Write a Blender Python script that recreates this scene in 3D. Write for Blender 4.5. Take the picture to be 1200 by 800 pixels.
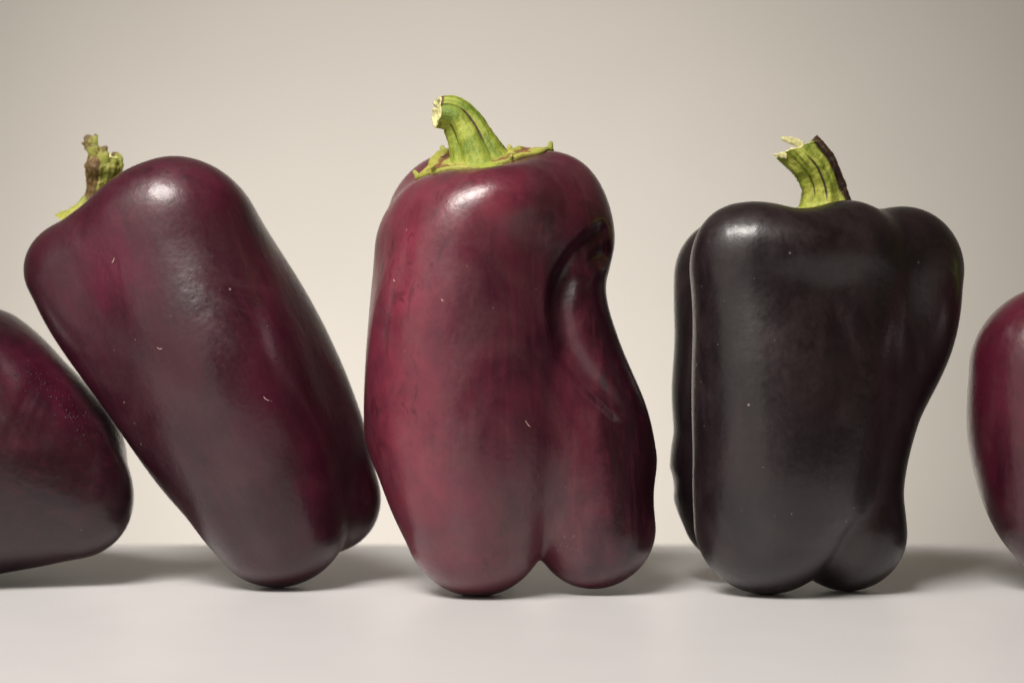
import bpy, math, random
import numpy as np
from mathutils import Vector, noise as mnoise

for o in list(bpy.data.objects):
    bpy.data.objects.remove(o)
scene = bpy.context.scene
COL = scene.collection
random.seed(7)

# ------------------------------------------------------------------ camera
DIST = 0.600          # camera to the row of peppers, metres
CAM_H = 0.0724        # lens height over the table
FPX = 2400.0          # focal length in photo pixels (1200 wide)
cam_d = bpy.data.cameras.new('camera')
cam_d.lens = 36.0 * FPX / 1200.0
cam_d.sensor_width = 36.0
cam_d.clip_start = 0.01
cam_d.clip_end = 50
cam_d.dof.use_dof = True
cam_d.dof.focus_distance = 0.585
cam_d.dof.aperture_fstop = 9
cam = bpy.data.objects.new('camera', cam_d)
cam.location = (0, -DIST, CAM_H)
cam.rotation_euler = (math.radians(90), 0, 0)
COL.objects.link(cam)
scene.camera = cam

# ------------------------------------------------------------------ light
world = bpy.data.worlds.new('World')
scene.world = world
world.use_nodes = True
world.node_tree.nodes['Background'].inputs[0].default_value = (1.0, 0.74, 0.38, 1)
world.node_tree.nodes['Background'].inputs[1].default_value = 0.06


def area(name, loc, target, size, power, col, size_y=None):
    d = bpy.data.lights.new(name, 'AREA')
    d.energy = power
    d.color = col
    d.size = size
    if size_y:
        d.shape = 'RECTANGLE'
        d.size_y = size_y
    o = bpy.data.objects.new(name, d)
    o.location = loc
    o.rotation_euler = (Vector(target) - Vector(loc)).to_track_quat('-Z', 'Y').to_euler()
    COL.objects.link(o)
    return o


key = area('key_lamp', (-0.30, -0.54, 0.82), (0.0, 0.02, 0.05), 0.52, 4.4, (1.0, 0.955, 0.90), 0.30)
key.data.spread = math.radians(100)
area('front_left_fill', (-1.02, -1.08, 0.50), (0.0, 0.0, 0.06), 1.9, 8.0, (1.0, 0.94, 0.87))  # broad fill lamp added for the soft sheen on the front-left faces
spot_d = bpy.data.lights.new('backdrop_fill_spot', 'SPOT')  # added spot, hidden below the table edge, to brighten the backdrop
spot_d.energy = 22.5
spot_d.color = (1.0, 0.945, 0.885)
spot_d.spot_size = math.radians(88)
spot_d.spot_blend = 1.0
spot_d.shadow_soft_size = 0.05
spot = bpy.data.objects.new('backdrop_fill_spot', spot_d)
spot.location = (-0.12, 0.25, -0.13)
spot.rotation_euler = (Vector((-0.07, 1.0, 0.08)) - Vector(spot.location)).to_track_quat('-Z', 'Y').to_euler()
COL.objects.link(spot)

vs = scene.view_settings
vs.view_transform = 'Standard'
vs.look = 'None'
vs.exposure = 0.0
vs.gamma = 1.0
vs.use_curve_mapping = False


# ------------------------------------------------------------------ helpers
def tag(o, label=None, cat=None, group=None, kind=None):
    if label: o['label'] = label
    if cat: o['category'] = cat
    if group: o['group'] = group
    if kind: o['kind'] = kind
    return o


def mesh_obj(name, verts, faces, mat, parent=None, smooth=True):
    me = bpy.data.meshes.new(name)
    me.from_pydata([tuple(v) for v in verts], [], [tuple(f) for f in faces])
    me.update()
    if smooth:
        me.polygons.foreach_set('use_smooth', [True] * len(me.polygons))
    if mat: me.materials.append(mat)
    o = bpy.data.objects.new(name, me)
    COL.objects.link(o)
    if parent:
        o.parent = parent
        o.matrix_parent_inverse = parent.matrix_world.inverted()
    return o


def px2w(px, py, ymm):
    """photo pixel at depth ymm (millimetres behind the row's plane) -> metres"""
    Y = ymm / 1000.0
    s = (DIST + Y) / FPX
    return np.array([(px - 600) * s, Y, CAM_H + (400 - py) * s])


def pxr(rpx, ymm):
    return rpx * (DIST + ymm / 1000.0) / FPX


def catmull(P, n):
    P = np.asarray(P, float)
    Q = np.vstack([2 * P[0] - P[1], P, 2 * P[-1] - P[-2]])
    out = []
    for i in range(len(P) - 1):
        p0, p1, p2, p3 = Q[i:i + 4]
        for k in range(n):
            t = k / n
            out.append(.5 * (2 * p1 + (p2 - p0) * t + (2 * p0 - 5 * p1 + 4 * p2 - p3) * t * t
                             + (3 * p1 - p0 - 3 * p2 + p3) * t ** 3))
    out.append(P[-1])
    return np.array(out)


class Lobe:
    """sausage of varying radius along a smooth spine; pts (px, py, ymm, rpx)"""
    T = np.linspace(0, 1, 161).astype(np.float32)

    def __init__(self, pts, n=4):
        w = [list(px2w(a, b, c)) + [pxr(r, c)] for a, b, c, r in pts]
        c = catmull(w, 24)
        L = np.concatenate([[0], np.cumsum(np.linalg.norm(np.diff(c[:, :3], axis=0), axis=1))])
        L /= L[-1]
        self.c = np.stack([np.interp(self.T, L, c[:, i]) for i in range(4)], 1)
        for _ in range(6):                      # soften the spine and the radius a little
            self.c[1:-1] = .25 * self.c[:-2] + .5 * self.c[1:-1] + .25 * self.c[2:]
        self.g = np.gradient(self.c, self.T, axis=0)
        self.l2 = float(np.mean((self.g[:, :3] ** 2).sum(1)))
        self.c = self.c.astype(np.float32); self.g = self.g.astype(np.float32)

    def look(self, tab, t):
        x = t * 160
        i = np.minimum(x.astype(np.int32), 159)
        f = (x - i)[:, None]
        return tab[i] * (1 - f) + tab[i + 1] * f

    def d(self, p):
        p = p.astype(np.float32)
        a = self.c[0, :3]; ch = self.c[-1, :3] - a
        t = np.clip(((p - a) @ ch) / float(ch @ ch), 0, 1)
        for k in range(4):
            c = self.look(self.c, t); g = self.look(self.g, t)
            q = p - c[:, :3]
            m = np.sqrt(np.einsum('ij,ij->i', q, q))
            st = (np.einsum('ij,ij->i', q, g[:, :3]) + m * g[:, 3]) / self.l2
            t = np.clip(t + np.clip(st, -.3, .3) * .85, 0, 1)
        c = self.look(self.c, t)
        q = p - c[:, :3]
        return np.sqrt(np.einsum('ij,ij->i', q, q)) - c[:, 3]


class Pepper:
    def press(self, pts, kk):
        """furrow pressed into the skin along photo pixels: (px, py, depth mm, radius px)"""
        hit = self.hits([(a, b) for a, b, _, _ in pts])
        out = []
        for (a, b, dep, r), q in zip(pts, hit):
            y = (q[1] * 1000 if not np.isnan(q[1]) else 0)
            out.append((a, b, y - pxr(r, y) * 1000 + dep, r))
        self.dents.append((Lobe(out), kk))

    def __init__(self, lobes, k=0.0035, dents=(), carve=(), seed=0, wob=0.0005, kb=None):
        self.lobes = [Lobe(l) for l in lobes]
        self.k = k
        self.kb = kb or k
        self.dents = [(Lobe(l), kk) for l, kk in dents]
        self.carve = list(carve)
        r = np.random.RandomState(seed)
        self.w = [(r.normal(size=3) * f, r.uniform(0, 6.28), a) for f, a in
                  [(45, 1.0)] * 5 + [(85, .35)] * 5]
        self.wob = wob

    def raw(self, p):
        ds = [l.d(p) for l in self.lobes]
        m = ds[0]
        for d in ds[1:]: m = np.minimum(m, d)
        s = 0
        x = np.clip((p[:, 2] - .010) / .035, 0, 1)
        k = self.kb + (self.k - self.kb) * x * x * (3 - 2 * x)
        for d in ds: s = s + np.exp(-(d - m) / k)
        d = m - k * np.log(s) + (k - self.kb) * .55
        for v, ph, a in self.w:
            d = d + self.wob * a * np.sin(p @ v.astype(np.float32) + ph)
        for l, kk in self.dents:
            e = -l.d(p)
            h = np.clip(.5 + .5 * (e - d) / kk, 0, 1)
            d = d + (e - d) * h + kk * h * (1 - h)
        for other in self.carve:
            lo, hi = other.bounds()
            m = (np.abs(d) < .02) & (p > lo).all(1) & (p < hi).all(1)
            if m.any(): d[m] = np.maximum(d[m], 0.00025 - other.raw(p[m]))
        return d

    def f(self, p):
        out = np.empty(len(p), np.float32)
        p = np.asarray(p, np.float32)
        for i in range(0, len(p), 60000):
            out[i:i + 60000] = self.raw(p[i:i + 60000])
        return out

    def grad(self, p, e=0.0003):
        g = np.empty((len(p), 3), np.float32)
        for i in range(3):
            o = np.zeros(3, np.float32); o[i] = e
            g[:, i] = (self.f(p + o) - self.f(p - o)) / (2 * e)
        return g

    def bounds(self):
        lo = np.min([np.min(l.c[:, :3] - l.c[:, 3:4], 0) for l in self.lobes], 0)
        hi = np.max([np.max(l.c[:, :3] + l.c[:, 3:4], 0) for l in self.lobes], 0)
        return lo - 0.008, hi + 0.008

    def marchn(self, p, d, tmax=0.2, steps=40):
        """first surface points along p + t d, many rays at once; nan where missed"""
        p = np.asarray(p, float); d = np.asarray(d, float)
        d = d / np.linalg.norm(d, axis=1)[:, None]
        t = np.zeros(len(p))
        for _ in range(steps):
            v = self.f(p + d * t[:, None])
            t = t + np.where(np.abs(v) < 1e-5, 0, v * .85)
            t = np.minimum(t, tmax)
        q = p + d * t[:, None]
        q[t >= tmax] = np.nan
        return q

    def march(self, p, d, tmax=0.2):
        q = self.marchn([p], [d], tmax)[0]
        return None if np.isnan(q[0]) else q

    def hits(self, P):
        c = np.array([0, -DIST, CAM_H])
        d = np.array([px2w(x, y, 0) for x, y in P]) - c
        return self.marchn(c + d * .7, d, .6, 60)

    def hit(self, px, py):
        c = np.array([0, -DIST, CAM_H])
        d = px2w(px, py, 0) - c
        return self.march(c + d * .7, d, .6)


def polygonise(P, h):
    """surface nets on a narrow band of the signed field"""
    lo, hi = P.bounds()
    S = 4
    nc = np.ceil((hi - lo) / (h * S)).astype(int) + 1
    n = nc * S
    cg = [lo[i] + (np.arange(nc[i]) + .5) * h * S - .5 * h for i in range(3)]
    C = np.stack(np.meshgrid(*cg, indexing='ij'), -1).reshape(-1, 3)
    cd = P.f(C).reshape(nc)
    V = np.repeat(np.repeat(np.repeat(cd, S, 0), S, 1), S, 2)
    band = np.abs(V) < h * S * 1.5
    idx = np.argwhere(band)
    V[band] = P.f(lo + idx * h)
    ins = V < 0
    a = [slice(None, -1), slice(1, None)]
    cnt = np.zeros(np.array(V.shape) - 1, np.int8)
    for i in a:
        for j in a:
            for k in a: cnt += ins[i, j, k]
    act = (cnt > 0) & (cnt < 8)
    cid = -np.ones(act.shape, np.int64)
    cells = np.argwhere(act)
    cid[act] = np.arange(len(cells))
    acc = np.zeros((len(cells), 3)); num = np.zeros(len(cells))
    cor = [(i, j, k) for i in (0, 1) for j in (0, 1) for k in (0, 1)]
    for c0 in cor:
        for ax in range(3):
            if c0[ax]: continue
            c1 = list(c0); c1[ax] = 1
            q0 = cells + np.array(c0); q1 = cells + np.array(c1)
            v0 = V[tuple(q0.T)]; v1 = V[tuple(q1.T)]
            m = (v0 < 0) != (v1 < 0)
            t = np.where(m, v0 / np.where(m, v0 - v1, 1), 0)
            acc[m] += (q0 + t[:, None] * (q1 - q0))[m]; num[m] += 1
    vert = lo + acc / num[:, None] * h
    faces = []
    for ax in range(3):
        sl0 = [slice(1, -1)] * 3; sl1 = [slice(1, -1)] * 3
        sl0[ax] = slice(0, -1); sl1[ax] = slice(1, None)
        i0 = ins[tuple(sl0)]; i1 = ins[tuple(sl1)]
        e = np.argwhere(i0 != i1)
        flip = i0[tuple(e.T)]
        b = e.copy()
        u, w = [(1, 2), (2, 0), (0, 1)][ax]
        b[:, u] += 1; b[:, w] += 1
        def cell(du, dw):
            q = b.copy(); q[:, u] += du; q[:, w] += dw
            return cid[tuple(q.T)]
        quad = np.stack([cell(-1, -1), cell(0, -1), cell(0, 0), cell(-1, 0)], 1)
        quad[~flip] = quad[~flip][:, ::-1]
        faces.append(quad)
    faces = np.vstack(faces)
    for _ in range(2):
        d = P.f(vert); g = P.grad(vert)
        st = d / np.maximum((g * g).sum(1), .2)
        st = np.clip(st, -h, h)
        vert = vert - st[:, None] * g
    return vert, faces


# ------------------------------------------------------------------ materials
class NT:
    def __init__(self, name):
        self.m = bpy.data.materials.new(name)
        self.m.use_nodes = True
        self.t = self.m.node_tree
        self.b = self.t.nodes['Principled BSDF']

    def n(self, typ, **kw):
        x = self.t.nodes.new(typ)
        for k, v in kw.items():
            if k.startswith('i_'):
                key = k[2:]
                x.inputs[int(key) if key.isdigit() else key].default_value = v
            else:
                setattr(x, k, v)
        return x

    def l(self, a, b): self.t.links.new(a, b)

    def mix(self, fac, a, b, mode='MIX'):
        x = self.t.nodes.new('ShaderNodeMix'); x.data_type = 'RGBA'; x.blend_type = mode
        for s, v in ((x.inputs[0], fac), (x.inputs[6], a), (x.inputs[7], b)):
            if isinstance(v, bpy.types.NodeSocket): self.l(v, s)
            elif isinstance(v, tuple): s.default_value = v if len(v) == 4 else v + (1,)
            else: s.default_value = v
        return x.outputs[2]

    def math(self, op, a, b=0.0, c=None):
        x = self.t.nodes.new('ShaderNodeMath'); x.operation = op
        for s, v in zip(x.inputs, (a, b, c)):
            if v is None: continue
            if isinstance(v, bpy.types.NodeSocket): self.l(v, s)
            else: s.default_value = v
        return x.outputs[0]

    def ramp(self, fac, a, b, va=0.0, vb=1.0):
        x = self.t.nodes.new('ShaderNodeMapRange'); x.interpolation_type = 'SMOOTHSTEP'
        self.l(fac, x.inputs[0])
        x.inputs[1].default_value = a; x.inputs[2].default_value = b
        x.inputs[3].default_value = va; x.inputs[4].default_value = vb
        return x.outputs[0]

    def noise(self, vec, scale, detail=3, rough=.5, dist=0.0):
        x = self.n('ShaderNodeTexNoise')
        x.inputs['Scale'].default_value = scale; x.inputs['Detail'].default_value = detail
        x.inputs['Roughness'].default_value = rough; x.inputs['Distortion'].default_value = dist
        if vec: self.l(vec, x.inputs['Vector'])
        return x.outputs['Fac']

    def attr(self, name):
        x = self.n('ShaderNodeAttribute'); x.attribute_name = name
        return x.outputs['Fac']


def skin_material(name, dark, mid, warm, haze, tilt=0.0, seed=0.0, rough=.30, streak=.5):
    """waxy pepper skin: dark pigment, paler lengthwise streaks, a warm tint, part pigment, part painted lit side, a thin wax bloom"""
    n = NT(name)
    tc = n.n('ShaderNodeTexCoord')
    mp = n.n('ShaderNodeMapping')
    mp.inputs['Rotation'].default_value = (0, tilt, 0)
    mp.inputs['Location'].default_value = (seed, seed * .7, seed * 1.3)
    n.l(tc.outputs['Object'], mp.inputs[0]); v = mp.outputs[0]
    ms = n.n('ShaderNodeMapping'); ms.inputs['Scale'].default_value = (1, 1, .16)
    n.l(v, ms.inputs[0]); sv = ms.outputs[0]
    ms2 = n.n('ShaderNodeMapping'); ms2.inputs['Scale'].default_value = (1, 1, .07); n.l(v, ms2.inputs[0])
    big = n.noise(v, 34, 3, .55, .6)
    med = n.noise(v, 95, 5, .6, .4)
    st = n.noise(sv, 150, 4, .6, .5)
    fine = n.noise(v, 700, 3, .6)
    tint = n.attr('tint'); shade = n.attr('blotch_shade')
    c = n.mix(n.ramp(big, .36, .66), dark, mid)
    f = n.math('MULTIPLY', n.ramp(st, .46, .62), streak)
    c = n.mix(f, c, mid)
    tf = n.math('MULTIPLY_ADD', n.ramp(med, .3, .75), .55, -.25)
    tw = n.math('ADD', tint, n.math('MULTIPLY', tf, n.ramp(tint, 0, .5)))
    tw2 = n.n('ShaderNodeClamp'); n.l(tw, tw2.inputs[0])
    c = n.mix(tw2.outputs[0], c, warm)
    # dark pigment patches, ragged edges; some also paint in a shaded flank
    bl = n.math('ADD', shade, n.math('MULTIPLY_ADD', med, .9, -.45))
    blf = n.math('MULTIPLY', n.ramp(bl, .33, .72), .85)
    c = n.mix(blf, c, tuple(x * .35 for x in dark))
    sm = n.n('ShaderNodeMapping'); sm.inputs['Scale'].default_value = (1, 1, .55); n.l(v, sm.inputs[0])
    smf = n.math('MULTIPLY', n.ramp(n.noise(sm.outputs[0], 190, 9, .68, .5), .54, .60), n.ramp(n.noise(v, 42, 2), .45, .6))
    c = n.mix(n.math('MULTIPLY', smf, .45), c, tuple(x * .6 for x in dark))
    fs = n.noise(ms2.outputs[0], 420, 6, .65, .2)
    c = n.mix(n.math('MULTIPLY', n.ramp(fs, .50, .68), .17), c, warm)
    # wax bloom in smeared patches
    bv = n.n('ShaderNodeMapping'); bv.inputs['Scale'].default_value = (1, 1, .6)
    bv.inputs['Location'].default_value = (3.1, 1.7, .3); n.l(v, bv.inputs[0])
    bloom = n.math('MULTIPLY', n.ramp(n.noise(bv.outputs[0], 48, 6, .62, .8), .42, .66), n.ramp(fine, .2, .7, .6, 1))
    bloom = n.math('MULTIPLY', bloom, n.ramp(blf, .1, .5, 1, .15))
    c = n.mix(n.math('MULTIPLY', bloom, .20), c, haze)
    # tiny pale pores
    vo = n.n('ShaderNodeTexVoronoi'); vo.inputs['Scale'].default_value = 165
    n.l(v, vo.inputs['Vector'])
    sp = n.math('MULTIPLY', n.ramp(vo.outputs['Distance'], .035, .075, 1, 0),
                n.ramp(n.noise(v, 60, 1), .58, .64))
    c = n.mix(n.math('MULTIPLY', sp, .5), c, (.42, .34, .30))
    n.l(c, n.b.inputs['Base Color'])
    r = n.math('ADD', n.math('MULTIPLY_ADD', n.noise(v, 130, 6, .65, .7), .26, rough - .13), n.math('MULTIPLY', bloom, .07))
    cell = n.n('ShaderNodeTexVoronoi'); cell.inputs['Scale'].default_value = 620
    n.l(v, cell.inputs['Vector'])
    r = n.math('ADD', r, n.math('MULTIPLY_ADD', cell.outputs['Distance'], .10, -.04))
    n.l(r, n.b.inputs['Roughness'])
    n.b.inputs['Specular IOR Level'].default_value = .42
    n.b.inputs['Coat Weight'].default_value = .45
    n.b.inputs['Coat Roughness'].default_value = .21
    n.b.inputs['Subsurface Weight'].default_value = 0.0
    b1 = n.n('ShaderNodeBump'); b1.inputs['Strength'].default_value = .20; b1.inputs['Distance'].default_value = .0007
    hgt = n.math('ADD', n.math('MULTIPLY', n.noise(v, 330, 4, .6), .6), n.math('MULTIPLY', fine, .28))
    hgt = n.math('ADD', hgt, n.math('MULTIPLY', n.noise(sv, 230, 2, .5), .5))
    hgt = n.math('ADD', hgt, n.math('MULTIPLY', n.noise(v, 150, 2, .5), 1.1))
    hgt = n.math('ADD', hgt, n.math('MULTIPLY', sp, .35))
    hgt = n.math('ADD', hgt, n.math('MULTIPLY', cell.outputs['Distance'], .10))
    n.l(hgt, b1.inputs['Height'])
    n.l(b1.outputs[0], n.b.inputs['Normal']); n.l(b1.outputs[0], n.b.inputs['Coat Normal'])
    return n.m


def stem_material(name, green, pale, brown, lines=.0):
    n = NT(name)
    tc = n.n('ShaderNodeTexCoord'); v = tc.outputs['Object']
    c = n.mix(n.ramp(n.noise(v, 160, 4, .6), .35, .68), green, pale)
    fib = n.attr('fibre')
    c = n.mix(n.math('MULTIPLY', n.ramp(fib, .45, .85), .55), c, pale)
    c = n.mix(n.math('MULTIPLY', n.ramp(fib, .45, .12), n.math('MULTIPLY', n.ramp(fib, .02, .10), .45)), c, tuple(x * .55 for x in green))
    base = n.attr('base')
    c = n.mix(n.math('MULTIPLY', base, .6), c, pale)
    br = n.attr('brown')
    br = n.math('ADD', br, n.math('MULTIPLY_ADD', n.noise(v, 330, 5, .7), 1.1, -.55))
    brf = n.ramp(br, .42, .62)
    c = n.mix(brf, c, brown)
    c = n.mix(n.math('MULTIPLY', n.ramp(n.noise(v, 900, 3), .55, .75), n.math('MULTIPLY', brf, .6)), c, (.42, .30, .10))
    ln = n.attr('line')
    c = n.mix(n.ramp(ln, .3, .8), c, tuple(x * .45 for x in brown))
    n.l(c, n.b.inputs['Base Color'])
    n.l(n.ramp(n.noise(v, 400, 3), .3, .7, .38, .6), n.b.inputs['Roughness'])
    n.b.inputs['Subsurface Weight'].default_value = .12
    n.b.inputs['Subsurface Radius'].default_value = (.002, .003, .001)
    n.b.inputs['Subsurface Scale'].default_value = 1.0
    b = n.n('ShaderNodeBump'); b.inputs['Strength'].default_value = .7; b.inputs['Distance'].default_value = .0007
    n.l(n.math('ADD', n.math('ADD', n.noise(v, 700, 6, .7), n.math('MULTIPLY', fib, .8)), n.math('MULTIPLY', brf, -.5)), b.inputs['Height'])
    n.l(b.outputs[0], n.b.inputs['Normal'])
    return n.m


def plain(name, col, rough, var=.1, scale=300, bump=.2):
    n = NT(name)
    tc = n.n('ShaderNodeTexCoord'); v = tc.outputs['Object']
    c = n.mix(n.ramp(n.noise(v, scale, 5, .6), .3, .7), tuple(x * (1 - var) for x in col), tuple(min(1, x * (1 + var)) for x in col))
    n.l(c, n.b.inputs['Base Color'])
    n.b.inputs['Roughness'].default_value = rough
    b = n.n('ShaderNodeBump'); b.inputs['Strength'].default_value = bump; b.inputs['Distance'].default_value = .0005
    n.l(n.noise(v, scale * 2.2, 5, .6), b.inputs['Height'])
    n.l(b.outputs[0], n.b.inputs['Normal'])
    return n.m


# ------------------------------------------------------------------ setting
TABLE_BACK = 0.150


def build_setting():
    tm = plain('white_laminate', (.64, .628, .630), .42, .012, 40, .02)
    # table top: slab whose long back edge is rounded over
    prof = [(-1.2, 0), (TABLE_BACK - .02, 0)]
    for i in range(1, 9):
        a = math.radians(90 * i / 8)
        prof.append((TABLE_BACK - .02 + .02 * math.sin(a), -.02 + .02 * math.cos(a)))
    prof += [(TABLE_BACK, -.035), (-1.2, -.035)]
    vv = []; n = len(prof)
    for x in (-1.3, 1.3):
        vv += [(x, y, z) for y, z in prof]
    ff = [(i, (i + 1) % n, n + (i + 1) % n, n + i) for i in range(n)]
    ff += [tuple(range(n))[::-1], tuple(range(n, 2 * n))]
    t = mesh_obj('table_top', vv, ff, tm, smooth=False)
    for p in t.data.polygons:
        if 0 < p.index < 10: p.use_smooth = True
    tag(t, 'plain white table surface the peppers stand on', kind='structure')
    wm = plain('backdrop_paint', (.66, .635, .595), .85, .015, 6, .03)
    W = 1.0
    b = mesh_obj('backdrop_wall', [(-2, W, -.8), (2, W, -.8), (2, W, 1.6), (-2, W, 1.6),
                              (-2, W + .05, -.8), (2, W + .05, -.8), (2, W + .05, 1.6), (-2, W + .05, 1.6)],
                 [(0, 1, 2, 3), (5, 4, 7, 6), (3, 2, 6, 7), (4, 5, 1, 0), (1, 5, 6, 2), (4, 0, 3, 7)], wm, smooth=False)
    tag(b, 'plain warm grey backdrop behind the peppers', kind='structure')


build_setting()


# ------------------------------------------------------------------ pepper parts
def smooth_noise(p, f):
    return mnoise.noise(Vector((p[0] * f, p[1] * f, p[2] * f)))


def pepper_root(name_label, loc):
    e = bpy.data.objects.new('bell_pepper', None)
    e.empty_display_size = .02
    e.location = loc
    COL.objects.link(e)
    bpy.context.view_layer.update()
    tag(e, name_label, 'pepper', 'row of purple bell peppers')
    return e


def add_attr(me, name, vals):
    a = me.attributes.new(name, 'FLOAT', 'POINT')
    a.data.foreach_set('value', np.asarray(vals, np.float32))


def blobs(vert, lst):
    out = np.zeros(len(vert))
    s = (DIST + vert[:, 1]) / FPX
    px = 600 + vert[:, 0] / s; py = 400 - (vert[:, 2] - CAM_H) / s
    for cx, cy, rx, ry, w in lst:
        out += w * np.exp(-((px - cx) / rx) ** 2 - ((py - cy) / ry) ** 2)
    return out


def build_body(P, root, mat, tints, blotch_shades, h=.0009):
    v, f = polygonise(P, h)
    o = mesh_obj('body', v, f, mat, root)
    add_attr(o.data, 'tint', blobs(v, tints))
    add_attr(o.data, 'blotch_shade', blobs(v, blotch_shades))
    return o, v


def frame_of(axis):
    a = np.asarray(axis, float); a /= np.linalg.norm(a)
    u = np.cross([0, 1, 0.01], a); u /= np.linalg.norm(u)   # roughly +x
    w = np.cross(a, u)
    return a, u, w


def build_calyx(P, root, mat, centre, axis, rad, squash, tips, tipmat, seed, lift=.0009, offs=(0, 0)):
    """green cap lying on the crown; tips = [(angle deg, reach, size)]"""
    a, u, w = frame_of(axis)
    NTH, NR = 96, 18
    rng = random.Random(seed)
    ph = [rng.uniform(0, 6.28) for _ in range(4)]
    verts = []; faces = []

    def rim(th):
        r = 1 + .05 * math.sin(3 * th + ph[0]) + .05 * math.sin(5 * th + ph[1]) + .05 * mnoise.noise(Vector((3 * math.cos(th), 3 * math.sin(th), seed)))
        for ang, reach, size in tips:
            d = (th - math.radians(ang) + math.pi) % (2 * math.pi) - math.pi
            r += reach * math.exp(-(d / .17) ** 2)
        return r * rad

    def raw(th, k):
        r = rim(th) * k
        return centre + u * (r * math.cos(th) + offs[0]) + w * (r * math.sin(th) * squash + offs[1])
    keys = [(2 * math.pi * j / NTH if i else 0, max(i / NR, .02)) for i in range(NR + 1) for j in range(NTH)]
    keys += [(2 * math.pi * j / NTH, .97) for j in range(NTH)]
    keys += [(math.radians(t[0]), .93) for t in tips]
    Q = np.array([raw(*k) for k in keys])
    H = P.marchn(Q + a * .03, np.repeat(-a[None], len(Q), 0), .07)
    H = np.where(np.isnan(H), Q, H)
    lut = {k: h for k, h in zip(keys, H)}

    def pos(th, k):
        return lut[(th, k)]
    for i in range(NR + 1):
        k = i / NR
        for j in range(NTH):
            th = 2 * math.pi * j / NTH
            if i == 0: th = 0
            p = pos(th, max(k, .02))
            g = smooth_noise(p, 520) * .0009 + smooth_noise(p, 230) * .0012
            lip = .0009 * math.exp(-((k - .95) / .05) ** 2) * (.7 + .6 * smooth_noise(p, 200))
            hh = lift * (1 - k ** 8 * .75) - .0008 * math.exp(-((k - .72) / .16) ** 2) + lip + g * (1 - k ** 6)
            verts.append(p + a * hh)
    base = len(verts)
    for j in range(NTH):
        th = 2 * math.pi * j / NTH
        verts.append(pos(th, .97) - a * .0006)
    for i in range(NR):
        for j in range(NTH):
            j2 = (j + 1) % NTH
            faces.append((i * NTH + j, (i + 1) * NTH + j, (i + 1) * NTH + j2, i * NTH + j2))
    for j in range(NTH):
        j2 = (j + 1) % NTH
        faces.append((NR * NTH + j, base + j, base + j2, NR * NTH + j2))
    cal = mesh_obj('calyx', verts, faces, mat, root)
    vv = np.array(verts)
    br = np.zeros(len(verts))
    for i in range(NR + 1):
        k = i / NR
        br[i * NTH:(i + 1) * NTH] = .72 * math.exp(-((k - .66) / .19) ** 2)
    add_attr(cal.data, 'brown', br)
    add_attr(cal.data, 'base', np.full(len(verts), .5))
    add_attr(cal.data, 'line', np.zeros(len(verts)))
    for ang, reach, size in tips:
        th = math.radians(ang)
        p = pos(th, .93)
        out = (u * math.cos(th) + w * math.sin(th) * squash)
        build_spike(cal, tipmat, p, a * .95 + out * .55, size, 'calyx_tip', rng)
    return cal


def build_spike(parent, mat, p, d, size, name, rng):
    """small blunt horn with a swollen foot"""
    d = np.asarray(d) / np.linalg.norm(d)
    b = np.cross(d, [.3, 1, .2]); b /= np.linalg.norm(b); c = np.cross(d, b)
    prof = [(-.25, .62), (0, .60), (.25, .42), (.5, .31), (.75, .28), (.95, .22), (1.05, .08)]
    v = []; f = []; N = 10
    bend = b * rng.uniform(-.25, .25) + c * rng.uniform(-.25, .25)
    for z, r in prof:
        for j in range(N):
            t = 2 * math.pi * j / N
            v.append(p + size * (d * z + bend * max(z, 0) ** 2 + (b * math.cos(t) + c * math.sin(t)) * r * (1 + .12 * math.sin(3 * t))))
    for i in range(len(prof) - 1):
        for j in range(N):
            f.append((i * N + j, i * N + (j + 1) % N, (i + 1) * N + (j + 1) % N, (i + 1) * N + j))
    f.append(tuple(range((len(prof) - 1) * N, len(prof) * N)))
    f.append(tuple(range(N))[::-1])
    o = mesh_obj(name, v, f, mat, parent)
    add_attr(o.data, 'brown', [.1] * len(v)); add_attr(o.data, 'base', [.4] * len(v)); add_attr(o.data, 'line', [0] * len(v))
    return o


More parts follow.
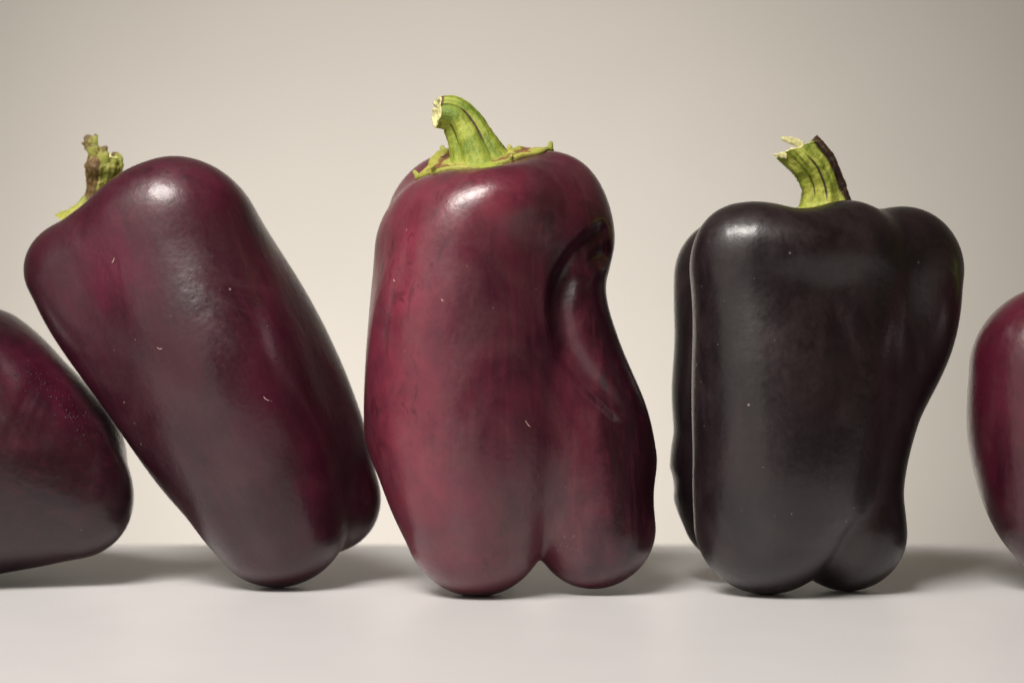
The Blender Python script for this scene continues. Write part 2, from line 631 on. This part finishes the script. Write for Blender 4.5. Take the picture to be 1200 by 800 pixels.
def build_stem(root, mat, cutmat, pts, ribs, amp, brown, lines=(), cut_tilt=(0, 0), seed=1, rough=.03, twist=.3, cut_depth=.35):
    """pts: (px, py, ymm, rpx) from crown to cut; brown: fn(theta, t) -> 0..1; lines: [(theta, t0, t1, width)]"""
    w = np.array([list(px2w(a, b, c)) + [pxr(r, c)] for a, b, c, r in pts])
    C = catmull(w, 12)
    n = len(C); N = 96
    rng = random.Random(seed)
    v = []; f = []; bA = []; sA = []; lA = []; xA = []
    ref = np.array([0, -1.0, 0])
    frames = []
    for i in range(n):
        t = C[min(i + 1, n - 1), :3] - C[max(i - 1, 0), :3]
        t /= np.linalg.norm(t)
        e1 = ref - t * (ref @ t); e1 /= np.linalg.norm(e1)
        e2 = np.cross(t, e1)
        frames.append((t, e1, e2))
    for i in range(n):
        s = i / (n - 1)
        t, e1, e2 = frames[i]
        for j in range(N):
            th = 2 * math.pi * j / N        # 0 faces the camera, +90 deg is along e2
            rr = 1 + amp * (abs(math.cos(ribs * .5 * (th + twist * s))) - .55)
            p0 = C[i, :3] + C[i, 3] * (e1 * math.cos(th) + e2 * math.sin(th))
            rr += .03 * mnoise.noise(Vector((9 * math.cos(th), 9 * math.sin(th), s * 1.5 + seed))) + rough * smooth_noise(p0, 300) + rough * .7 * smooth_noise(p0, 900)
            ld = 0
            for (lt, t0, t1, lw) in lines:
                dth = (th - lt + math.pi) % (2 * math.pi) - math.pi
                if t0 < s < t1:
                    ld = max(ld, math.exp(-(dth / lw) ** 2) * min(1, 6 * (s - t0), 6 * (t1 - s)))
            bz = brown(th, s)
            rr -= .05 * ld + .04 * bz * (1 + smooth_noise(p0, 600))
            p = C[i, :3] + C[i, 3] * rr * (e1 * math.cos(th) + e2 * math.sin(th))
            if i == n - 1:
                p = p + t * C[i, 3] * (cut_tilt[0] * math.cos(th) + cut_tilt[1] * math.sin(th) + .10 * smooth_noise(p0, 700))
            elif i == n - 2:
                p = p + t * C[i, 3] * .5 * (cut_tilt[0] * math.cos(th) + cut_tilt[1] * math.sin(th))
            v.append(p); bA.append(bz); sA.append(max(0, 1 - s * 2.2)); lA.append(ld)
            xA.append(.5 + .5 * mnoise.noise(Vector((7 * math.cos(th), 7 * math.sin(th), s * 2 + seed))) + .35 * mnoise.noise(Vector((16 * math.cos(th), 16 * math.sin(th), s * 4 + seed))))
    for i in range(n - 1):
        for j in range(N):
            f.append((i * N + j, i * N + (j + 1) % N, (i + 1) * N + (j + 1) % N, (i + 1) * N + j))
    st = mesh_obj('stem', v, f, mat, root)
    add_attr(st.data, 'brown', bA); add_attr(st.data, 'base', sA); add_attr(st.data, 'line', lA); add_attr(st.data, 'fibre', xA)
    # the cut face: pale rim, hollow pith
    t, e1, e2 = frames[-1]
    R = C[-1, 3]; cen = np.mean(v[-N:], 0)
    cv = []; cf = []
    prof = [(1.0, 0), (.93, .07), (.80, .05), (.66, -cut_depth * .6), (.42, -cut_depth), (.2, -cut_depth * .9), (.03, -cut_depth * .8)]
    for k, dz in prof:
        for j in range(N):
            q = np.array(v[(n - 1) * N + j])
            p = cen + (q - cen) * k
            p = p + t * R * (dz + (.10 * smooth_noise(p, 900) if k < 1 else 0))
            cv.append(p)
    for i in range(len(prof) - 1):
        for j in range(N):
            cf.append((i * N + j, i * N + (j + 1) % N, (i + 1) * N + (j + 1) % N, (i + 1) * N + j))
    cf.append(tuple(range((len(prof) - 1) * N, len(prof) * N)))
    mesh_obj('cut_end', cv, cf, cutmat, st)
    return st


def build_flap(parent, mat, pts, name='torn_fibre', flat=.35):
    """torn strip: tapering, flattened, curved; pts (px, py, ymm, rpx)"""
    C = catmull(np.array([list(px2w(a, b, c)) + [pxr(r, c)] for a, b, c, r in pts]), 6)
    v = []; f = []; N = 10; n = len(C)
    for i in range(n):
        t = C[min(i + 1, n - 1), :3] - C[max(i - 1, 0), :3]; t /= np.linalg.norm(t)
        e1 = np.array([0, -1., 0]); e1 -= t * (e1 @ t); e1 /= np.linalg.norm(e1); e2 = np.cross(t, e1)
        for j in range(N):
            th = 2 * math.pi * j / N
            p = C[i, :3] + C[i, 3] * (e1 * math.cos(th) * flat + e2 * math.sin(th))
            p = p + C[i, 3] * .3 * smooth_noise(p, 900) * e2
            v.append(p)
    for i in range(n - 1):
        for j in range(N):
            f.append((i * N + j, i * N + (j + 1) % N, (i + 1) * N + (j + 1) % N, (i + 1) * N + j))
    f.append(tuple(range(N))[::-1]); f.append(tuple(range((n - 1) * N, n * N)))
    o = mesh_obj(name, v, f, mat, parent)
    add_attr(o.data, 'brown', np.clip(np.repeat(np.linspace(.15, .72, n), N), 0, 1))
    add_attr(o.data, 'base', [.5] * len(v)); add_attr(o.data, 'line', [0] * len(v))
    return o


def build_scratch(P, body, mat, p0, p1, rmm=.12):
    """hair-fine pale scar lying on the skin between two photo pixels"""
    pts = P.hits([(p0[0] + (p1[0] - p0[0]) * k / 5, p0[1] + (p1[1] - p0[1]) * k / 5 + 1.2 * math.sin(k * .6)) for k in range(6)])
    if np.isnan(pts).any(): return
    v = []; f = []; N = 6
    g = P.grad(np.array(pts)); g /= np.linalg.norm(g, axis=1)[:, None]
    for i, q in enumerate(pts):
        t = np.array(pts[min(i + 1, 5)]) - np.array(pts[max(i - 1, 0)]); t /= np.linalg.norm(t)
        b = np.cross(t, g[i])
        r = rmm / 1000 * (.3 + .7 * math.sin(math.pi * (i + .5) / 6))
        for j in range(N):
            th = 2 * math.pi * j / N
            v.append(q + r * (g[i] * math.cos(th) * .5 + b * math.sin(th)))
    for i in range(5):
        for j in range(N):
            f.append((i * N + j, i * N + (j + 1) % N, (i + 1) * N + (j + 1) % N, (i + 1) * N + j))
    f.append(tuple(range(N))[::-1]); f.append(tuple(range(5 * N, 6 * N)))
    mesh_obj('scratch', v, f, mat, body)


def build_specks(P, body, mat, spots, name, rmm=(.08, .2), flat=.5):
    """grains stuck on the skin, one joined part"""
    v = []; f = []
    rng = random.Random(len(spots))
    hits = P.hits(spots)
    hits = hits[~np.isnan(hits[:, 0])]
    G = P.grad(hits)
    for q, g in zip(hits, G):
        g = g / np.linalg.norm(g)
        b = np.cross(g, [.31, .2, .93]); b /= np.linalg.norm(b); c = np.cross(g, b)
        r = rng.uniform(*rmm) / 1000; o = len(v); N = 7
        for z, rr in ((-.3, 1.0), (flat * .5, .85), (flat, .4)):
            for j in range(N):
                t = 2 * math.pi * j / N
                v.append(q + r * (g * z + (b * math.cos(t) + c * math.sin(t)) * rr))
        for i in range(2):
            for j in range(N):
                f.append((o + i * N + j, o + i * N + (j + 1) % N, o + (i + 1) * N + (j + 1) % N, o + (i + 1) * N + j))
        f.append(tuple(o + 2 * N + j for j in range(N)))
    if v:
        tag(mesh_obj(name, v, f, mat, body), kind='stuff')


# ------------------------------------------------------------------ the five peppers
cut_mat = plain('cut_pith', (.62, .58, .28), .7, .35, 500, .6)
scar_mat = plain('pale_scar', (.60, .42, .36), .6, .2, 400, .3)
grain_mat = plain('pale_grain', (.30, .24, .21), .5, .3, 400, .3)
dark_grain_mat = plain('dark_pit', (.012, .006, .008), .5, .3, 400, .3)

# --- middle pepper, crimson purple
P3 = Pepper([
    [(548, 308, -16, 90), (545, 390, -14, 112), (546, 515, -14, 118), (553, 609, -13, 85)],
    [(628, 284, -3, 89), (622, 345, -2, 88), (646, 450, -4, 90), (673, 540, -6, 87), (697, 618, -8, 69)],
    [(545, 269, 18, 100), (555, 420, 24, 95), (565, 560, 24, 82), (565, 596, 22, 60)],
    [(634, 256, 12, 78), (640, 400, 20, 70), (675, 520, 22, 78), (698, 590, 20, 58)],
    [(580, 312, 4, 95), (590, 450, 4, 100), (595, 510, 4, 80)],
    [(510, 294, 0, 76), (500, 400, 0, 70), (500, 500, 0, 70)],
    [(508, 258, -13, 41), (556, 246, -25, 40), (605, 233, -25, 40), (650, 226, -6, 44)],
    [(676, 290, -5, 41), (674, 350, -9, 43), (690, 410, -9, 44), (712, 480, -8, 46), (716, 530, -7, 46)],
], k=.0042, kb=.0012, seed=3)
P3.press([(712, 272, .5, 10), (684, 296, 1.4, 12), (663, 330, 2.7, 14), (658, 365, 3.0, 14), (665, 402, 2.8, 14), (684, 434, 2.0, 12), (706, 458, 1.1, 11), (726, 478, .2, 9)], .0032)
P3.press([(714, 296, .5, 9), (700, 304, .6, 9), (688, 318, .2, 8)], .003)
# --- leaning pepper
P2 = Pepper([
    [(212, 282, 6, 92), (238, 370, 3, 104), (272, 460, 2, 106), (304, 545, 3, 104), (325, 604, 4, 83)],
    [(230, 292, 19, 82), (296, 395, 18, 92), (346, 500, 18, 81), (380, 580, 19, 67)],
    [(82, 314, 14, 63), (114, 370, 13, 61), (184, 470, 13, 54), (250, 560, 14, 42)],
    [(150, 320, 46, 72), (240, 430, 46, 95), (310, 550, 38, 84)],
    [(168, 302, 11, 80), (195, 405, 10, 84), (255, 510, 10, 88), (310, 570, 14, 70)],
    [(114, 280, 6, 41), (158, 256, 2, 46), (205, 262, 4, 66)],
], k=.0042, kb=.0014, seed=5, carve=[P3])
# --- black pepper
P4 = Pepper([
    [(893, 327, -14, 84), (903, 440, -16, 93), (905, 555, -16, 97), (900, 609, -14, 88)],
    [(862, 322, 22, 70), (860, 395, 21, 68), (858, 460, 20, 72), (855, 510, 19, 69), (852, 552, 18, 72), (868, 588, 16, 72)],
    [(1062, 313, 3, 74), (1047, 385, 4, 74), (1008, 470, -1, 71), (990, 560, -3, 71), (993, 621, -6, 69)],
    [(985, 322, 32, 80), (970, 450, 30, 75), (950, 560, 24, 72)],
    [(990, 322, -5, 82), (962, 450, -12, 84), (942, 548, -14, 82), (926, 596, -14, 74)],
    [(872, 292, -21, 46), (893, 288, -23, 45), (940, 293, -23, 46), (995, 288, -14, 50)],
], k=.0030, kb=.0013, seed=8)
# --- pepper lying at the left edge
P1 = Pepper([
    [(-250, 540, 18, 100), (-120, 564, 12, 120), (0, 563, 12, 105), (86, 588, 10, 68)],
    [(-270, 490, 28, 105), (-170, 464, 26, 126), (-78, 468, 26, 124), (10, 500, 28, 90), (72, 528, 30, 71)],
    [(-250, 530, 55, 95), (-100, 525, 58, 110), (0, 535, 55, 90), (60, 550, 50, 60)],
    [(-60, 520, 18, 120), (0, 528, 16, 104), (50, 544, 18, 80)],
], k=.0044, seed=11, carve=[P2])
# --- pepper at the right edge
P5 = Pepper([
    [(1238, 436, -4, 103), (1237, 500, -5, 103), (1249, 565, -7, 98), (1262, 609, -8, 83)],
    [(1330, 430, -2, 95), (1335, 520, -4, 95), (1325, 612, -6, 75)],
    [(1275, 430, 34, 100), (1285, 540, 32, 95), (1295, 610, 26, 70)],
], k=.0032, seed=14)


m3 = skin_material('crimson_purple_skin', (.040, .0058, .015), (.086, .013, .027), (.195, .026, .048), (.16, .085, .085), 0, 1.3, .32)
m2 = skin_material('aubergine_skin', (.024, .0033, .0090), (.041, .0055, .0135), (.095, .0085, .028), (.10, .055, .06), math.radians(27), 4.1, .34)
m4 = skin_material('black_skin', (.0060, .0034, .0046), (.0122, .0064, .0084), (.022, .009, .013), (.075, .048, .052), 0, 7.7, .38, .3)
m1 = skin_material('dull_plum_skin', (.014, .0030, .007), (.026, .0050, .009), (.095, .0085, .027), (.08, .045, .048), math.radians(80), 9.2, .35)
m5 = skin_material('wine_red_skin', (.028, .0030, .0085), (.055, .0050, .014), (.105, .0090, .025), (.12, .06, .06), 0, 12.4, .32)

rng = random.Random(4)


def scatter(n, cx, cy, rx, ry, r=rng):
    return [(cx + r.uniform(-1, 1) * rx, cy + r.uniform(-1, 1) * ry) for _ in range(n)]


# ---------------- middle
r3 = pepper_root('upright crimson-purple pepper in the middle of the row, with thick green stem', tuple(px2w(595, 690, 0) * [1, 1, 0]))
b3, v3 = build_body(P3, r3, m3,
    [(470, 330, 45, 170, .85), (480, 560, 55, 110, .55), (560, 230, 70, 50, .45), (545, 640, 80, 60, .35), (600, 260, 60, 60, .2)],  # left-flank blobs mix pink pigment with painted-in lit tone
    [(520, 490, 40, 60, .35), (620, 300, 50, 60, .3), (540, 575, 40, 25, .3), (650, 370, 16, 90, .45), (735, 440, 55, 190, .72), (700, 330, 45, 70, .45), (740, 600, 30, 80, .5), (512, 350, 20, 12, .4), (660, 240, 50, 40, .3)])  # right-flank blobs paint its shaded side darker; the rest are skin patches
g_stem3 = stem_material('fresh_green_stem', (.145, .225, .017), (.39, .44, .065), (.13, .065, .020))
g_cal3 = stem_material('yellow_green_calyx', (.24, .27, .03), (.44, .42, .09), (.21, .095, .04))
ax3 = np.array([-.16, -.30, 1.0])
build_calyx(P3, r3, g_cal3, px2w(564, 193, -2), ax3, .0185, .82,
            [(178, .12, .0024), (225, .10, .0028), (300, .05, .0022), (62, .12, .0026), (12, .22, .0028), (120, .1, .0024)], g_cal3, 3, lift=.0012)
build_stem(r3, g_stem3, cut_mat,
           [(565, 205, -1, 66), (562, 193, -1, 43), (556, 173, -2, 29), (545, 149, -2, 24), (531, 134, -3, 21), (512, 131, -4, 18)],
           5, .16, lambda th, t: max(0, math.cos(th - math.radians(105))) ** 3 * .75 * (t > .2) + .5 * math.exp(-((t - .97) / .04) ** 2),
           lines=[(.5, .3, .9, .08), (5.6, .35, .95, .06)], cut_tilt=(-.1, .0), seed=2)
for a, b in (((536, 227), (546, 233)), ((616, 493), (622, 500)), ((461, 327), (463, 329)), ((517, 350), (520, 352))):
    build_scratch(P3, b3, scar_mat, a, b)
build_specks(P3, b3, grain_mat, scatter(6, 570, 450, 110, 200) + scatter(10, 662, 636, 14, 10), 'pale_specks', (.08, .16))

# ---------------- leaning
r2 = pepper_root('dark aubergine pepper leaning left onto its neighbour, stem torn ragged', tuple(px2w(330, 684, 5) * [1, 1, 0]))
b2, v2 = build_body(P2, r2, m2,
    [(100, 310, 40, 50, .55), (145, 300, 45, 70, .6), (230, 215, 70, 35, .7), (330, 300, 50, 60, .3), (310, 430, 22, 90, .35), (365, 560, 16, 70, .45), (110, 400, 40, 60, .25)],
    [(190, 400, 50, 70, .25), (330, 420, 22, 60, .3), (430, 560, 30, 90, .2)])
g_stem2 = stem_material('bruised_green_stem', (.18, .22, .022), (.42, .41, .085), (.13, .075, .022))
build_calyx(P2, r2, g_stem2, px2w(108, 252, 30), np.array([-.45, -.02, .9]), .0128, .85,
            [(185, .2, .0020), (60, .1, .0024), (300, .1, .002)], g_stem2, 6)
s2 = build_stem(r2, g_stem2, cut_mat,
           [(94, 270, 28, 32), (105, 252, 28, 22), (114, 234, 28, 17), (119, 213, 27, 17), (122, 196, 26, 21), (124, 183, 26, 19)],
           3, .16, lambda th, t: (.85 * math.exp(-((th - 6.0) / .55) ** 2) + .8 * math.exp(-((th - 4.9) / .4) ** 2) + .3) * min(1, max(0, (t - .3) * 6)), cut_tilt=(-.25, .15), seed=5, rough=.13, cut_depth=.7, twist=1.2)
build_flap(s2, g_stem2, [(113, 206, 24, 6), (113, 190, 23, 7), (110, 177, 22, 8), (105, 168, 22, 9), (103, 163, 22, 7), (99, 160, 22, 2)], flat=.22)
build_flap(s2, g_stem2, [(112, 176, 22, 3), (111, 167, 22, 4), (112, 161, 22, 3), (112, 157, 22, 1.5)], flat=.4)
build_flap(s2, g_stem2, [(124, 200, 22, 5), (122, 186, 21, 7), (121, 177, 21, 6), (125, 171, 21, 2)], flat=.25)
build_flap(s2, g_stem2, [(137, 204, 24, 6), (139, 192, 24, 6), (136, 183, 24, 5), (131, 180, 24, 2)], flat=.4)
for a, b in (((131, 308), (134, 302)), ((309, 465), (316, 469)), ((184, 407), (190, 408))):
    build_scratch(P2, b2, scar_mat, a, b)
build_specks(P2, b2, grain_mat, scatter(12, 240, 360, 90, 150), 'pale_specks', (.07, .15))
build_specks(P2, b2, dark_grain_mat, scatter(7, 172, 318, 14, 18), 'dark_pits', (.12, .25), .15)

# ---------------- black
r4 = pepper_root('nearly black upright pepper with broad right shoulder and brown-striped stem', tuple(px2w(930, 690, 0) * [1, 1, 0]))
b4, v4 = build_body(P4, r4, m4, [(960, 640, 60, 40, .3)],
    [(950, 385, 45, 60, .42), (930, 510, 50, 42, .42), (1050, 380, 60, 140, .4), (1015, 560, 20, 120, .35)])
g_stem4 = stem_material('lime_stem_with_brown_scars', (.20, .26, .02), (.50, .51, .09), (.045, .020, .013))
build_calyx(P4, r4, g_stem4, px2w(968, 256, 12), np.array([0, 0.05, 1.0]), .0115, .9, [(200, .1, .002), (80, .1, .002), (330, .1, .002)], g_stem4, 9)
s4 = build_stem(r4, g_stem4, cut_mat,
           [(966, 272, 12, 50), (967, 256, 12, 40), (968, 240, 12, 31), (965, 218, 11, 26), (956, 197, 10, 26), (945, 183, 9, 26), (938, 176, 9, 26)],
           6, .14, lambda th, t: (1.0 * math.exp(-((th - math.radians(58)) / .50) ** 2)) * min(1, max(0, (t - .28) * 5)) + .55 * math.exp(-((th - math.radians(75)) / .5) ** 2),
           lines=[(math.radians(-6), .3, .97, .06), (math.radians(-38), .35, .8, .05), (math.radians(36), .35, 1.0, .12)], cut_tilt=(.1, -.5), seed=8, rough=.05)
build_flap(s4, cut_mat, [(940, 171, 8, 6), (932, 166, 8, 4.5), (924, 164, 8, 4), (916, 162, 8, 2)])
build_flap(s4, cut_mat, [(922, 182, 5, 6), (915, 182, 5, 3.5), (906, 181, 5, 1)])
build_specks(P4, b4, grain_mat, scatter(9, 880, 420, 60, 200) + [(811, 388), (813, 390), (815, 446), (908, 399)], 'pale_specks', (.07, .15))
build_specks(P4, b4, dark_grain_mat, [(862, 308), (853, 291), (842, 270), (1050, 470)], 'dark_pits', (.15, .3), .15)

# ---------------- left edge
r1 = pepper_root('dull plum pepper lying on its side, cropped by the left edge', tuple(px2w(-80, 680, 0) * [1, 1, 0]))
b1, v1 = build_body(P1, r1, m1, [(40, 430, 70, 45, .6), (90, 480, 40, 40, .4), (10, 520, 40, 12, .3)], [(120, 480, 20, 60, .3)])
warts = [(20 + 75 * s + rng.gauss(0, 7), 438 + 70 * s * s + rng.gauss(0, 8)) for s in [rng.random() for _ in range(130)]]
build_specks(P1, b1, m1, warts, 'rough_warts', (.12, .3), .8)
g_stem1 = stem_material('green_stem', (.20, .30, .04), (.45, .48, .12), (.12, .06, .03))
build_calyx(P1, r1, g_stem1, px2w(-350, 510, 35), np.array([-1, 0, .1]), .0150, .9, [(0, .1, .002), (120, .1, .002), (240, .1, .002)], g_stem1, 12)
build_stem(r1, g_stem1, cut_mat, [(-335, 512, 35, 40), (-355, 508, 35, 28), (-385, 500, 35, 24), (-420, 480, 35, 23)], 5, .15, lambda th, t: 0, seed=3)

# ---------------- right edge
r5 = pepper_root('short wine-red pepper cropped by the right edge', tuple(px2w(1290, 690, 0) * [1, 1, 0]))
b5, v5 = build_body(P5, r5, m5, [(1215, 440, 50, 90, .5), (1190, 350, 40, 40, .3)], [(1160, 560, 30, 60, .3)])
g_stem5 = stem_material('green_stem_short', (.20, .30, .04), (.45, .48, .12), (.12, .06, .03))
build_calyx(P5, r5, g_stem5, px2w(1285, 350, 8), np.array([0, 0, 1.0]), .0150, .9, [(0, .1, .002), (120, .1, .002), (240, .1, .002)], g_stem5, 15)
build_stem(r5, g_stem5, cut_mat, [(1285, 362, 8, 40), (1285, 340, 8, 28), (1292, 310, 8, 24), (1308, 285, 8, 23)], 5, .15, lambda th, t: 0, seed=4)
